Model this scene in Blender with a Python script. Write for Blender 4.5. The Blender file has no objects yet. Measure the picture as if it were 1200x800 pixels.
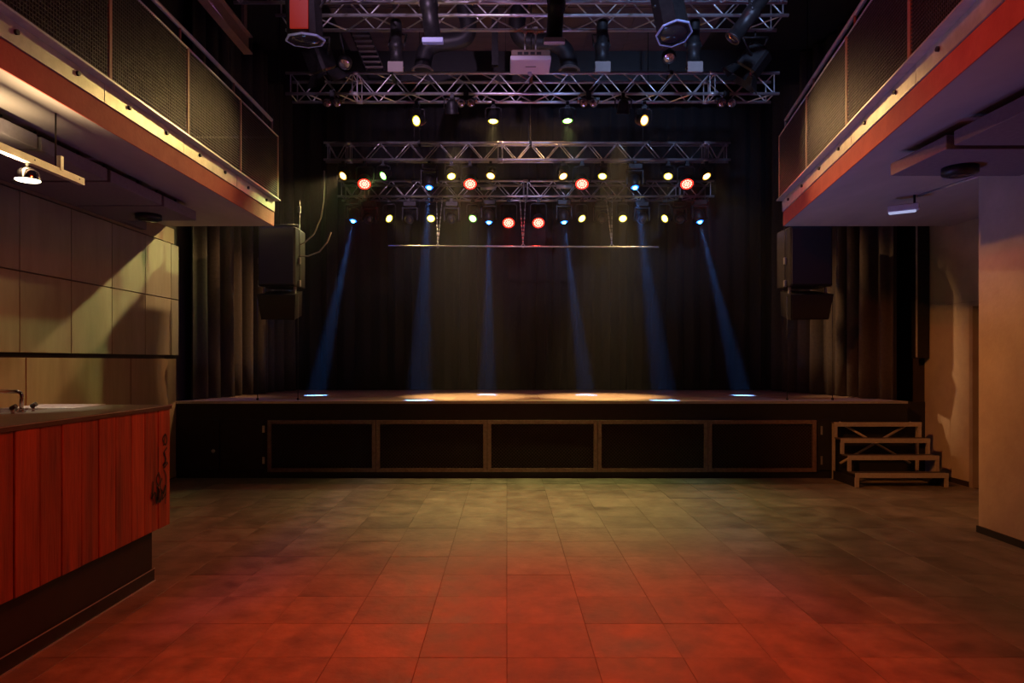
import bpy, math, random
from mathutils import Vector, Matrix, Quaternion
random.seed(7)
PI = math.pi
SC = bpy.context.scene
COL = SC.collection
# ------------------------------------------------------------------ camera
CH = 1.5                       # camera height (m)
F = 800.0                      # focal length in pixels of the 1200x800 frame
VX, VY = 594.0, 423.0          # vanishing point of the hall axis
cam_d = bpy.data.cameras.new('camera')
cam_d.sensor_width = 36.0
cam_d.lens = F / 1200 * 36
cam_d.shift_x = (600 - VX) / 1200
cam_d.shift_y = (VY - 400) / 1200
cam_d.clip_end = 100
cam = bpy.data.objects.new('camera', cam_d)
COL.objects.link(cam)
cam.location = (0, 0, CH)
cam.rotation_euler = (PI / 2, 0, 0)
SC.camera = cam


def P(px, py, d):
    """point at depth d seen at a pixel of the photograph"""
    return Vector(((px - VX) * d / F, d, CH + (VY - py) * d / F))


# ------------------------------------------------------------------ world, exposure
w = bpy.data.worlds.new('world')
SC.world = w
w.use_nodes = True
w.node_tree.nodes['Background'].inputs[0].default_value = (0.01, 0.008, 0.015, 1)
w.node_tree.nodes['Background'].inputs[1].default_value = 0.3
SC.view_settings.view_transform = 'Standard'
SC.view_settings.look = 'None'
SC.view_settings.gamma = 1.0
SC.view_settings.use_curve_mapping = False
SC.view_settings.exposure = 0.0
try:
    SC.cycles.use_denoising = True
    SC.cycles.max_bounces = 6
    SC.cycles.diffuse_bounces = 3
    SC.cycles.volume_bounces = 0
    SC.cycles.sample_clamp_indirect = 4.0
except Exception:
    pass


def light(name, kind, loc, energy, color, aim=None, size=60, blend=0.6, radius=0.05, parent=None):
    d = bpy.data.lights.new(name, kind)
    d.energy = energy
    d.color = color
    if kind == 'SPOT':
        d.spot_size = math.radians(size)
        d.spot_blend = blend
    d.shadow_soft_size = radius
    o = bpy.data.objects.new(name, d)
    COL.objects.link(o)
    loc = Vector(loc)
    if aim is not None:
        q = (Vector(aim) - loc).normalized().to_track_quat('-Z', 'Y')
        o.rotation_mode = 'QUATERNION'
        o.rotation_quaternion = q
    if parent is not None:
        o.parent = parent
        loc = loc - parent.location
    o.location = loc
    return o


# hall wash lights aimed from overhead, no fixtures built
RED = (1.0, 0.06, 0.010)
AMB = (1.0, 0.34, 0.065)
light('wash_red_floor', 'SPOT', (0.6, 2.2, 6.2), 1900, RED, (0.30, 3.3, 0), 50, 1.0, 0.12)
light('wash_red_stage', 'SPOT', (0.6, 0.2, 5.9), 260, RED, (0.4, 8.6, 0.4), 26, 1.0, 0.12)
light('wash_red_bar', 'SPOT', (1.6, 2.2, 5.6), 620, RED, (-2.5, 4.1, 0.9), 44, 0.8, 0.12)
light('wash_red_bands_a', 'SPOT', (2.2, 3.0, 5.8), 110, RED, (-2.9, 4.6, 3.3), 50, 0.9, 0.12)
light('wash_red_bands_b', 'SPOT', (-2.0, 3.0, 5.8), 300, RED, (3.0, 5.0, 3.2), 60, 0.9, 0.12)
light('wash_amber_stairs', 'SPOT', (-1.6, 3.4, 5.2), 700, AMB, (5.4, 7.9, 0.6), 30, 0.8, 0.1)
light('wash_amber_pier', 'SPOT', (-1.9, 2.6, 5.2), 200, AMB, (4.2, 4.9, 0.7), 46, 0.9, 0.1)
light('cross_amber_a', 'SPOT', (2.4, 10.5, 6.0), 2000, (1.0, 0.5, 0.2), (-4.1, 9.6, 1.9), 20, 0.8, 0.06)
light('cross_amber_b', 'SPOT', (-1.8, 10.5, 6.0), 2000, (1.0, 0.5, 0.2), (5.0, 9.6, 1.9), 20, 0.8, 0.06)
light('truss_fill_pink', 'SPOT', (-1.4, 1.6, 5.5), 900, (0.85, 0.55, 0.95), (-0.9, 8.0, 4.95), 30, 0.9, 0.1)  # added pair that lifts highlights on the trusses, no lamp bodies
light('truss_fill_blue', 'SPOT', (1.6, 1.6, 5.5), 1100, (0.36, 0.52, 1.0), (1.9, 8.0, 4.95), 30, 0.9, 0.1)
for y_ in (8.2, 6.6, 5.0):
    light('wash_purple_balcony', 'SPOT', (-3.3, y_, 6.3), 130, (0.40, 0.24, 1.0), (-3.35, y_, 3.5), 40, 0.7, 0.15)
for y_ in (8.2, 6.8, 5.2):
    light('wash_blue_balcony', 'SPOT', (3.75 - .176 * (8.5 - y_), y_, 6.3), 110, (0.20, 0.34, 1.0), (3.80 - .176 * (8.5 - y_), y_, 3.5), 40, 0.7, 0.15)
# unseen upward spots added to stand in for coloured bounce off the floor
light('bounce_fill_purple', 'SPOT', (0.2, 5.4, 0.05), 75, (0.46, 0.27, 1.0), (0.2, 5.4, 3), 140, 0.5, 0.25)
light('bounce_fill_blue', 'SPOT', (1.4, 6.9, 0.05), 105, (0.15, 0.27, 1.0), (1.7, 6.8, 3), 112, 0.5, 0.25)

# ------------------------------------------------------------------ materials
MATS = {}


def ramp(nt, fac, stops):
    n = nt.nodes.new('ShaderNodeValToRGB')
    n.color_ramp.elements[0].position = stops[0][0]
    n.color_ramp.elements[0].color = (*stops[0][1], 1)
    n.color_ramp.elements[1].position = stops[-1][0]
    n.color_ramp.elements[1].color = (*stops[-1][1], 1)
    for p, c in stops[1:-1]:
        e = n.color_ramp.elements.new(p)
        e.color = (*c, 1)
    nt.links.new(fac, n.inputs[0])
    return n.outputs[0]


def mat(name, c1, c2=None, scale=5.0, stretch=(1, 1, 1), rough=0.6, metal=0.0, bump=0.0, bscale=None,
        detail=6.0, vary=0.0, rough2=None, coords='Object'):
    m = bpy.data.materials.new(name)
    m.use_nodes = True
    nt = m.node_tree
    b = nt.nodes['Principled BSDF']
    b.inputs['Roughness'].default_value = rough
    b.inputs['Metallic'].default_value = metal
    c2 = c2 or tuple(x * 0.8 for x in c1)
    tc = nt.nodes.new('ShaderNodeTexCoord')
    mp = nt.nodes.new('ShaderNodeMapping')
    mp.inputs['Scale'].default_value = stretch
    nt.links.new(tc.outputs[coords], mp.inputs[0])
    nz = nt.nodes.new('ShaderNodeTexNoise')
    nz.inputs['Scale'].default_value = scale
    nz.inputs['Detail'].default_value = detail
    nz.inputs['Roughness'].default_value = 0.62
    vec = mp.outputs[0]
    oi = nt.nodes.new('ShaderNodeObjectInfo')
    if vary > 0:
        ad = nt.nodes.new('ShaderNodeVectorMath')
        ad.operation = 'ADD'
        ml = nt.nodes.new('ShaderNodeMath')
        ml.operation = 'MULTIPLY'
        ml.inputs[1].default_value = 37.0
        nt.links.new(oi.outputs['Random'], ml.inputs[0])
        nt.links.new(mp.outputs[0], ad.inputs[0])
        nt.links.new(ml.outputs[0], ad.inputs[1])
        vec = ad.outputs[0]
    nt.links.new(vec, nz.inputs['Vector'])
    col = ramp(nt, nz.outputs['Fac'], [(0.3, c1), (0.7, c2)])
    if vary > 0:
        mr = nt.nodes.new('ShaderNodeMapRange')
        mr.inputs[3].default_value = 1 - vary
        mr.inputs[4].default_value = 1 + vary
        nt.links.new(oi.outputs['Random'], mr.inputs[0])
        vm = nt.nodes.new('ShaderNodeVectorMath')
        vm.operation = 'SCALE'
        nt.links.new(col, vm.inputs[0])
        nt.links.new(mr.outputs[0], vm.inputs['Scale'])
        col = vm.outputs[0]
    nt.links.new(col, b.inputs['Base Color'])
    if rough2 is not None:
        mr2 = nt.nodes.new('ShaderNodeMapRange')
        mr2.inputs[1].default_value = 0.3
        mr2.inputs[2].default_value = 0.7
        mr2.inputs[3].default_value = rough
        mr2.inputs[4].default_value = rough2
        nt.links.new(nz.outputs['Fac'], mr2.inputs[0])
        nt.links.new(mr2.outputs[0], b.inputs['Roughness'])
    if bump:
        n2 = nt.nodes.new('ShaderNodeTexNoise')
        n2.inputs['Scale'].default_value = bscale or scale * 4
        n2.inputs['Detail'].default_value = 5
        nt.links.new(vec, n2.inputs['Vector'])
        bp = nt.nodes.new('ShaderNodeBump')
        bp.inputs['Strength'].default_value = bump
        bp.inputs['Distance'].default_value = 0.02
        nt.links.new(n2.outputs['Fac'], bp.inputs['Height'])
        nt.links.new(bp.outputs[0], b.inputs['Normal'])
    MATS[name] = m
    return m


def emit(name, color, strength):
    m = bpy.data.materials.new(name)
    m.use_nodes = True
    b = m.node_tree.nodes['Principled BSDF']
    b.inputs['Base Color'].default_value = (0.05, 0.05, 0.05, 1)
    b.inputs['Emission Color'].default_value = (*color, 1)
    b.inputs['Emission Strength'].default_value = strength
    b.inputs['Roughness'].default_value = 0.3
    MATS[name] = m
    return m


mat('slate', (0.10, 0.088, 0.07), (0.25, 0.22, 0.175), 4.5, rough=0.42, rough2=0.6, bump=0.25, bscale=16, vary=0.16, detail=8)
mat('grout', (0.075, 0.068, 0.056), rough=0.8)
mat('concrete', (0.34, 0.30, 0.26), (0.46, 0.42, 0.36), 2.2, rough=0.85, bump=0.12, bscale=30, detail=8)
mat('concrete_soffit', (0.36, 0.32, 0.30), (0.48, 0.43, 0.40), 1.6, (1, 0.35, 1), rough=0.8, bump=0.06, bscale=20, detail=8)
mat('red_band', (0.40, 0.060, 0.040), (0.52, 0.10, 0.06), 5, (1, 1, 1), rough=0.7, bump=0.15, bscale=40, detail=8)
mat('galvanised', (0.44, 0.43, 0.34), (0.66, 0.65, 0.55), 7, rough=0.42, metal=0.55, bump=0.05, detail=9)
mat('nosing', (0.5, 0.5, 0.54), (0.62, 0.62, 0.66), 12, rough=0.38, metal=0.6)
mat('black_paint', (0.010, 0.010, 0.011), (0.018, 0.017, 0.017), 8, rough=0.6)
mat('black_metal', (0.012, 0.012, 0.013), (0.03, 0.028, 0.028), 20, rough=0.45, metal=0.3)
mat('dark_wall', (0.030, 0.024, 0.026), (0.048, 0.040, 0.040), 2.5, rough=0.85, bump=0.1)
mat('ceiling_board', (0.11, 0.075, 0.085), (0.15, 0.105, 0.115), 2.5, (1, 3, 1), rough=0.85)
mat('wall_panel', (0.27, 0.255, 0.20), (0.36, 0.34, 0.28), 1.8, (3, 3, 0.7), rough=0.6, vary=0.1, bump=0.04, detail=8)
mat('wall_board', (0.26, 0.19, 0.12), (0.34, 0.26, 0.17), 2, (4, 4, 0.6), rough=0.6, vary=0.06)
mat('velvet', (0.011, 0.010, 0.011), (0.018, 0.016, 0.017), 30, rough=0.95)
MATS['velvet'].node_tree.nodes['Principled BSDF'].inputs['Sheen Weight'].default_value = 0.03
mat('velvet_side', (0.045, 0.038, 0.034), (0.065, 0.055, 0.048), 30, rough=0.95)
mat('plank', (0.14, 0.034, 0.014), (0.44, 0.13, 0.05), 2.2, (7, 7, 0.6), rough=0.5, rough2=0.7, bump=0.25, bscale=10, vary=0.28, detail=10)
mat('worktop', (0.060, 0.056, 0.050), (0.10, 0.094, 0.085), 9, rough=0.34)
mat('steel', (0.55, 0.55, 0.54), (0.66, 0.66, 0.65), 14, (8, 1, 1), rough=0.22, metal=1.0)
mat('chrome', (0.75, 0.75, 0.75), (0.8, 0.8, 0.8), 5, rough=0.09, metal=1.0)
mat('alu', (0.55, 0.55, 0.57), (0.68, 0.68, 0.70), 16, rough=0.33, metal=0.75)
mat('rail_paint', (0.30, 0.17, 0.13), (0.38, 0.22, 0.17), 14, rough=0.5)
mat('rail_top', (0.42, 0.41, 0.45), (0.5, 0.49, 0.54), 10, rough=0.4, metal=0.4)
mat('wire', (0.045, 0.037, 0.042), (0.07, 0.058, 0.064), 20, rough=0.5, metal=0.4)
mat('baffle', (0.15, 0.13, 0.15), (0.19, 0.165, 0.185), 30, rough=0.95, bump=0.05)
mat('stage_deck', (0.22, 0.16, 0.12), (0.40, 0.30, 0.23), 3.2, (0.7, 4, 1), rough=0.48, rough2=0.7, bump=0.1, vary=0.12, detail=9)
mat('grille_metal', (0.19, 0.125, 0.105), (0.30, 0.21, 0.18), 26, rough=0.5, metal=0.35, bump=0.5, bscale=110)
mat('grille_wire', (0.07, 0.055, 0.055), (0.09, 0.07, 0.07), 20, rough=0.55, metal=0.3)
mat('stair_alu', (0.5, 0.46, 0.42), (0.62, 0.58, 0.54), 30, rough=0.45, metal=0.4, bump=0.3, bscale=120)
mat('step_board', (0.06, 0.05, 0.045), (0.09, 0.08, 0.07), 12, rough=0.7)
mat('speaker_grille', (0.035, 0.030, 0.034), (0.05, 0.044, 0.05), 90, rough=0.6, metal=0.3)
mat('white_plastic', (0.72, 0.68, 0.78), (0.78, 0.74, 0.82), 8, rough=0.4)
mat('brown_plastic', (0.19, 0.13, 0.10), (0.25, 0.18, 0.14), 16, rough=0.6)
mat('ink', (0.010, 0.008, 0.010), rough=0.6)
mat('lens_dark', (0.03, 0.03, 0.035), (0.06, 0.055, 0.065), 3, rough=0.12, metal=0.2)
mat('lens_amber', (0.45, 0.38, 0.34), (0.75, 0.66, 0.60), 30, rough=0.2, metal=0.9)
mat('gel_frame', (0.42, 0.55, 0.85), (0.46, 0.58, 0.88), 5, rough=0.4)
mat('door_dark', (0.022, 0.014, 0.012), (0.03, 0.02, 0.018), 4, rough=0.7)
mat('frame_grey', (0.24, 0.20, 0.18), (0.3, 0.26, 0.23), 4, rough=0.6)
mat('duct', (0.018, 0.017, 0.019), (0.03, 0.028, 0.03), 6, rough=0.5)
mat('knob', (0.5, 0.5, 0.5), (0.6, 0.6, 0.6), 5, rough=0.3, metal=0.8)
emit('lens_yellow', (1.0, 0.72, 0.10), 20.0)
emit('lens_yellow_rim', (0.85, 0.66, 0.03), 1.3)
emit('lens_green', (0.45, 1.0, 0.16), 20.0)
emit('lens_green_rim', (0.20, 0.8, 0.10), 1.3)
emit('lens_orange', (1.0, 0.62, 0.12), 20.0)
emit('lens_orange_rim', (1.0, 0.42, 0.03), 1.3)
emit('lens_red', (1.0, 0.022, 0.016), 55.0)
emit('lens_red_rim', (1.0, 0.02, 0.008), 3.0)
emit('lens_blue', (0.02, 0.16, 1.0), 60.0)
emit('lens_blue_rim', (0.01, 0.14, 1.0), 3.0)
emit('red_side_glow', (0.75, 0.028, 0.004), 0.28)
emit('downlight_glass', (1.0, 0.86, 0.62), 6.0)
emit('tube_glow', (0.55, 0.6, 0.95), 0.7)


# ------------------------------------------------------------------ mesh helpers
class MB:
    def __init__(self):
        self.v, self.f, self.smooth = [], [], set()

    def quad_add(self, vs, fs, smooth=False):
        o = len(self.v)
        self.v += [tuple(p) for p in vs]
        for f in fs:
            if smooth:
                self.smooth.add(len(self.f))
            self.f.append(tuple(i + o for i in f))
        return self

    def box(self, x0, x1, y0, y1, z0, z1, M=None):
        vs = [Vector((x, y, z)) for z in (z0, z1) for y in (y0, y1) for x in (x0, x1)]
        if M is not None:
            vs = [M @ v for v in vs]
        return self.quad_add(vs, [(0, 2, 3, 1), (4, 5, 7, 6), (0, 1, 5, 4), (2, 6, 7, 3), (0, 4, 6, 2), (1, 3, 7, 5)])

    def bevbox(self, x0, x1, y0, y1, z0, z1, b=0.01, M=None):
        """box with chamfered vertical and horizontal edges (three stacked rings)"""
        def ring(ix, z):
            return [(x0 + ix + b, y0 + ix, z), (x1 - ix - b, y0 + ix, z), (x1 - ix, y0 + ix + b, z), (x1 - ix, y1 - ix - b, z),
                    (x1 - ix - b, y1 - ix, z), (x0 + ix + b, y1 - ix, z), (x0 + ix, y1 - ix - b, z), (x0 + ix, y0 + ix + b, z)]
        rs = [ring(b, z0), ring(0, z0 + b), ring(0, z1 - b), ring(b, z1)]
        vs = [Vector(p) for r in rs for p in r]
        if M is not None:
            vs = [M @ v for v in vs]
        fs = [tuple(reversed(range(8))), tuple(range(24, 32))]
        for k in range(3):
            for i in range(8):
                j = (i + 1) % 8
                fs.append((k * 8 + i, k * 8 + j, k * 8 + 8 + j, k * 8 + 8 + i))
        return self.quad_add(vs, fs)

    def tube(self, p0, p1, r, n=8, r1=None, cap=True):
        p0, p1 = Vector(p0), Vector(p1)
        r1 = r if r1 is None else r1
        q = (p1 - p0).to_track_quat('Z', 'Y')
        vs = []
        for p, rr in ((p0, r), (p1, r1)):
            for i in range(n):
                a = 2 * PI * i / n
                vs.append(p + q @ Vector((rr * math.cos(a), rr * math.sin(a), 0)))
        fs = [(i, (i + 1) % n, n + (i + 1) % n, n + i) for i in range(n)]
        self.quad_add(vs, fs, True)
        if cap:
            self.quad_add(vs, [tuple(reversed(range(n))), tuple(range(n, 2 * n))])
        return self

    def path(self, pts, r, n=8):
        pts = [Vector(p) for p in pts]
        rings = []
        up = None
        for i, p in enumerate(pts):
            t = (pts[min(i + 1, len(pts) - 1)] - pts[max(i - 1, 0)]).normalized()
            if up is None:
                up = Vector((0, 0, 1)) if abs(t.z) < 0.9 else Vector((1, 0, 0))
            s = t.cross(up).normalized()
            up = s.cross(t).normalized()
            rr = r[i] if isinstance(r, (list, tuple)) else r
            rings.append([p + rr * (math.cos(2 * PI * k / n) * s + math.sin(2 * PI * k / n) * up) for k in range(n)])
        vs = [v for rg in rings for v in rg]
        fs = []
        for i in range(len(pts) - 1):
            for k in range(n):
                j = (k + 1) % n
                fs.append((i * n + k, i * n + j, (i + 1) * n + j, (i + 1) * n + k))
        self.quad_add(vs, fs, True)
        self.quad_add(rings[0] + rings[-1], [tuple(reversed(range(n))), tuple(range(n, 2 * n))])
        return self

    def lathe(self, prof, n=20, M=None, smooth=True):
        """profile [(r, z), ...] around Z; ends with r=0 close the shape"""
        vs, fs = [], []
        for r, z in prof:
            for i in range(n):
                a = 2 * PI * i / n
                v = Vector((r * math.cos(a), r * math.sin(a), z))
                vs.append(M @ v if M is not None else v)
        for k in range(len(prof) - 1):
            for i in range(n):
                j = (i + 1) % n
                fs.append((k * n + i, k * n + j, (k + 1) * n + j, (k + 1) * n + i))
        return self.quad_add(vs, fs, smooth)

    def prism(self, poly, z0, z1):
        n = len(poly)
        vs = [(x, y, z0) for x, y in poly] + [(x, y, z1) for x, y in poly]
        fs = [tuple(reversed(range(n))), tuple(range(n, 2 * n))] + [(i, (i + 1) % n, n + (i + 1) % n, n + i) for i in range(n)]
        return self.quad_add(vs, fs)

    def mesh(self, name, m):
        me = bpy.data.meshes.new(name)
        me.from_pydata([tuple(v) for v in self.v], [], self.f)
        for i in self.smooth:
            me.polygons[i].use_smooth = True
        me.materials.append(MATS[m])
        # consistent outward normals
        import bmesh
        bm = bmesh.new()
        bm.from_mesh(me)
        bmesh.ops.remove_doubles(bm, verts=bm.verts, dist=1e-6)
        bmesh.ops.recalc_face_normals(bm, faces=bm.faces)
        bm.to_mesh(me)
        bm.free()
        return me

    def build(self, name, m, parent=None, local=False):
        """world-space vertices; origin moves to the parent's base, or to the mesh's own base"""
        if parent is not None:
            off = Vector((0, 0, 0)) if local else base_of(parent)
        else:
            xs, ys, zs = zip(*self.v)
            off = Vector(((min(xs) + max(xs)) / 2, (min(ys) + max(ys)) / 2, min(zs)))
        self.v = [tuple(Vector(v) - off) for v in self.v]
        o = bpy.data.objects.new(name, self.mesh(name, m))
        COL.objects.link(o)
        if parent is not None:
            o.parent = parent
        else:
            o.location = off
        return o


def base_of(o):
    p = Vector(o.location)
    while o.parent:
        o = o.parent
        p = p + Vector(o.location)
    return p


def tag(o, label=None, cat=None, group=None, kind=None):
    if label:
        o['label'] = label
    if cat:
        o['category'] = cat
    if group:
        o['group'] = group
    if kind:
        o['kind'] = kind
    return o


def empty(name, loc, label=None, cat=None, group=None, kind=None):
    o = bpy.data.objects.new(name, None)
    o.empty_display_size = 0.1
    COL.objects.link(o)
    o.location = loc
    return tag(o, label, cat, group, kind)


def inst(src, parent, loc=None, quat=None, name=None):
    """another object sharing the mesh of src"""
    o = bpy.data.objects.new(name or src.name.split('.')[0], src.data if isinstance(src, bpy.types.Object) else src)
    COL.objects.link(o)
    o.parent = parent
    if loc is not None:
        o.location = loc
    if quat is not None:
        o.rotation_mode = 'QUATERNION'
        o.rotation_quaternion = quat
    return o


ORD = ['first', 'second', 'third', 'fourth', 'fifth', 'sixth', 'seventh', 'eighth', 'ninth', 'tenth']
# ------------------------------------------------------------------ the hall
WL, WR = -4.26, 5.52          # side walls
ST_Y, ST_Z = 8.76, 0.985      # stage front, stage height
CEIL = 6.45
# floor: slab plus single slate tiles
fl = MB().box(WL - .2, WR + .2, -3.2, 12.9, -0.2, -0.003).build('floor', 'grout')
tag(fl, 'dark grey slate tiled dance floor in front of the stage', kind='structure')
T = 0.446
tile = MB().bevbox(-T / 2 + .0012, T / 2 - .0012, -T / 2 + .0012, T / 2 - .0012, -0.004, 0, 0.0012).mesh('tile', 'slate')
fb = base_of(fl)
rest = MB()
Y0 = 3.458 - 12 * T
for r in range(26):
    y0 = Y0 + r * T
    for c in range(-10, 13):
        xa, xb, ya, yb = c * T, (c + 1) * T, y0, y0 + T
        if ya > ST_Y + .3 or xa > WR or xb < WL:
            continue
        whole = xa > WL and xb < WR and yb < ST_Y
        far = min(yb, ST_Y)
        vis = far > 3.0 and xb > -0.7425 * far and xa < 0.7575 * far and ya < ST_Y and not (xb < -2.45 and far < 4.6)
        if xa > 4.14 and far < 5.9:
            vis = False
        if whole and vis:
            o = inst(tile, fl, Vector(((xa + xb) / 2, (ya + yb) / 2, random.uniform(-.0012, .0008))) - fb, name='tile')
            o.rotation_euler = (random.uniform(-.0015, .0015), random.uniform(-.0015, .0015), random.choice((0, 1, 2, 3)) * PI / 2)
        else:
            rest.box(max(xa, WL) + .002, min(xb, WR) - .002, ya + .002, min(yb, ST_Y + .3) - .002, -0.012, 0)
tag(rest.build('edge_tile', 'slate', fl), kind='stuff')

tag(MB().box(WL - .2, WL, -3.2, 12.9, 0, CEIL).build('wall_left', 'dark_wall'), 'dark plastered side wall behind the bar', kind='structure')
wr = MB()
DY0, DY1, DZ = 7.22, 8.12, 2.2
wr.box(WR, WR + .2, -3.2, DY0, 0, CEIL).box(WR, WR + .2, DY1, 9.02, 0, CEIL).box(WR, WR + .2, DY0, DY1, DZ, CEIL)
tag(wr.build('wall_right', 'concrete'), 'pale concrete side wall beside the stage steps', kind='structure')
tag(MB().box(WR, WR + .2, 9.02, 12.9, 0, CEIL).build('wall_right_stage', 'dark_wall'), 'dark wall flanking the stage', kind='structure')
tag(MB().box(WL - .2, WR + .2, 12.7, 12.9, 0, CEIL).build('wall_back', 'dark_wall'), 'black wall behind the stage curtain', kind='structure')
tag(MB().box(WL - .2, WR + .2, -3.2, -3.0, 0, CEIL).build('wall_front', 'dark_wall'), 'dark wall at the hall entrance end', kind='structure')
ce = MB().box(WL - .2, WR + .2, -3.2, 12.9, CEIL + .02, CEIL + .2).build('ceiling', 'black_paint')
tag(ce, 'dark ceiling above the lighting trusses with purple lit boards', kind='structure')
cb = base_of(ce)
bw = 0.62
for k in range(9):          # ceiling boards
    x0 = -2.5 + k * bw
    for y0, y1 in ((8.3, 9.55), (9.57, 10.9)):
        MB().box(x0 + .004, x0 + bw - .004, y0, y1, CEIL, CEIL + .02).build('ceiling_board', 'ceiling_board', ce)
# door and frame in the right wall
dr = MB().box(WR + .10, WR + .14, DY0 + .04, DY1 - .05, 0.005, DZ - .05).build('door_1', 'door_dark')
tag(dr, 'dark brown door in the concrete wall beside the stage steps', kind='structure')
fr = MB().box(WR - .015, WR + .16, DY1 - .05, DY1 + .012, 0, DZ + .012).box(WR - .015, WR + .16, DY0 - .012, DY0 + .04, 0, DZ + .012)
fr.box(WR - .015, WR + .16, DY0 + .04, DY1 - .05, DZ - .05, DZ + .012).build('door_frame', 'frame_grey', dr)
MB().tube((WR + .10, DY0 + .14, 1.0), (WR + .05, DY0 + .14, 1.0), .012).tube((WR + .05, DY0 + .14, 1.0), (WR + .05, DY0 + .27, 1.0), .011).build('handle', 'knob', dr)
tag(MB().box(WR - .015, WR, DY1 + .012, 8.75, 0, 0.06).build('baseboard_right', 'door_dark'), 'low dark baseboard beside the steps', kind='structure')
# pier carrying the balcony on the stair side
PX, PY = 4.14, 5.99
tag(MB().box(PX, WR, -1.0, PY, 0.0, 3.178).build('wall_pier', 'concrete'), 'broad concrete pier under the balcony on the stair side', kind='structure')
tag(MB().box(PX - .015, PX, -1.0, PY + .01, 0, 0.058).build('baseboard_pier', 'black_paint'), 'low black baseboard along the concrete pier', kind='structure')
# concrete tie hole stain on the right wall and joint line
MB().box(WR - .003, WR, DY1 - .1, 8.55, DZ + .005, DZ + .011).build('board_joint', 'frame_grey', bpy.data.objects['wall_right'])

# left wall: two rows of panels proud of the wall, boards below
wl = bpy.data.objects['wall_left']
edges = [2.4, 3.06, 3.72, 4.39, 5.23, 5.90, 6.60, 7.28, 7.95, 8.56, 8.76]
for a, b in zip(edges[:-1], edges[1:]):
    for z0, z1 in ((1.575, 2.275), (2.285, 2.97)):
        MB().bevbox(WL, WL + .05, a + .004, b - .004, z0, z1, .003).build('wall_panel', 'wall_panel', wl)
for a, b in zip([2.0, 4.6, 6.02, 7.70], [4.6, 6.02, 7.70, 8.76]):
    MB().bevbox(WL, WL + .02, a + .006, b - .006, 0.02, 1.53, .003).build('wall_board', 'wall_board', wl)
MB().box(WL, WL + .02, 2.0, 8.7, 2.99, 3.178).build('wall_board', 'wall_board', wl)
MB().box(WL + .02, WL + .09, 2.4, 7.9, 3.02, 3.176).build('cable_trunking', 'baffle', wl)

# ------------------------------------------------------------------ balconies
BZ0, BZ1, BZ2 = 3.18, 3.355, 3.49
RAIL_Z, HAND_Z = 4.30, 4.49


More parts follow.
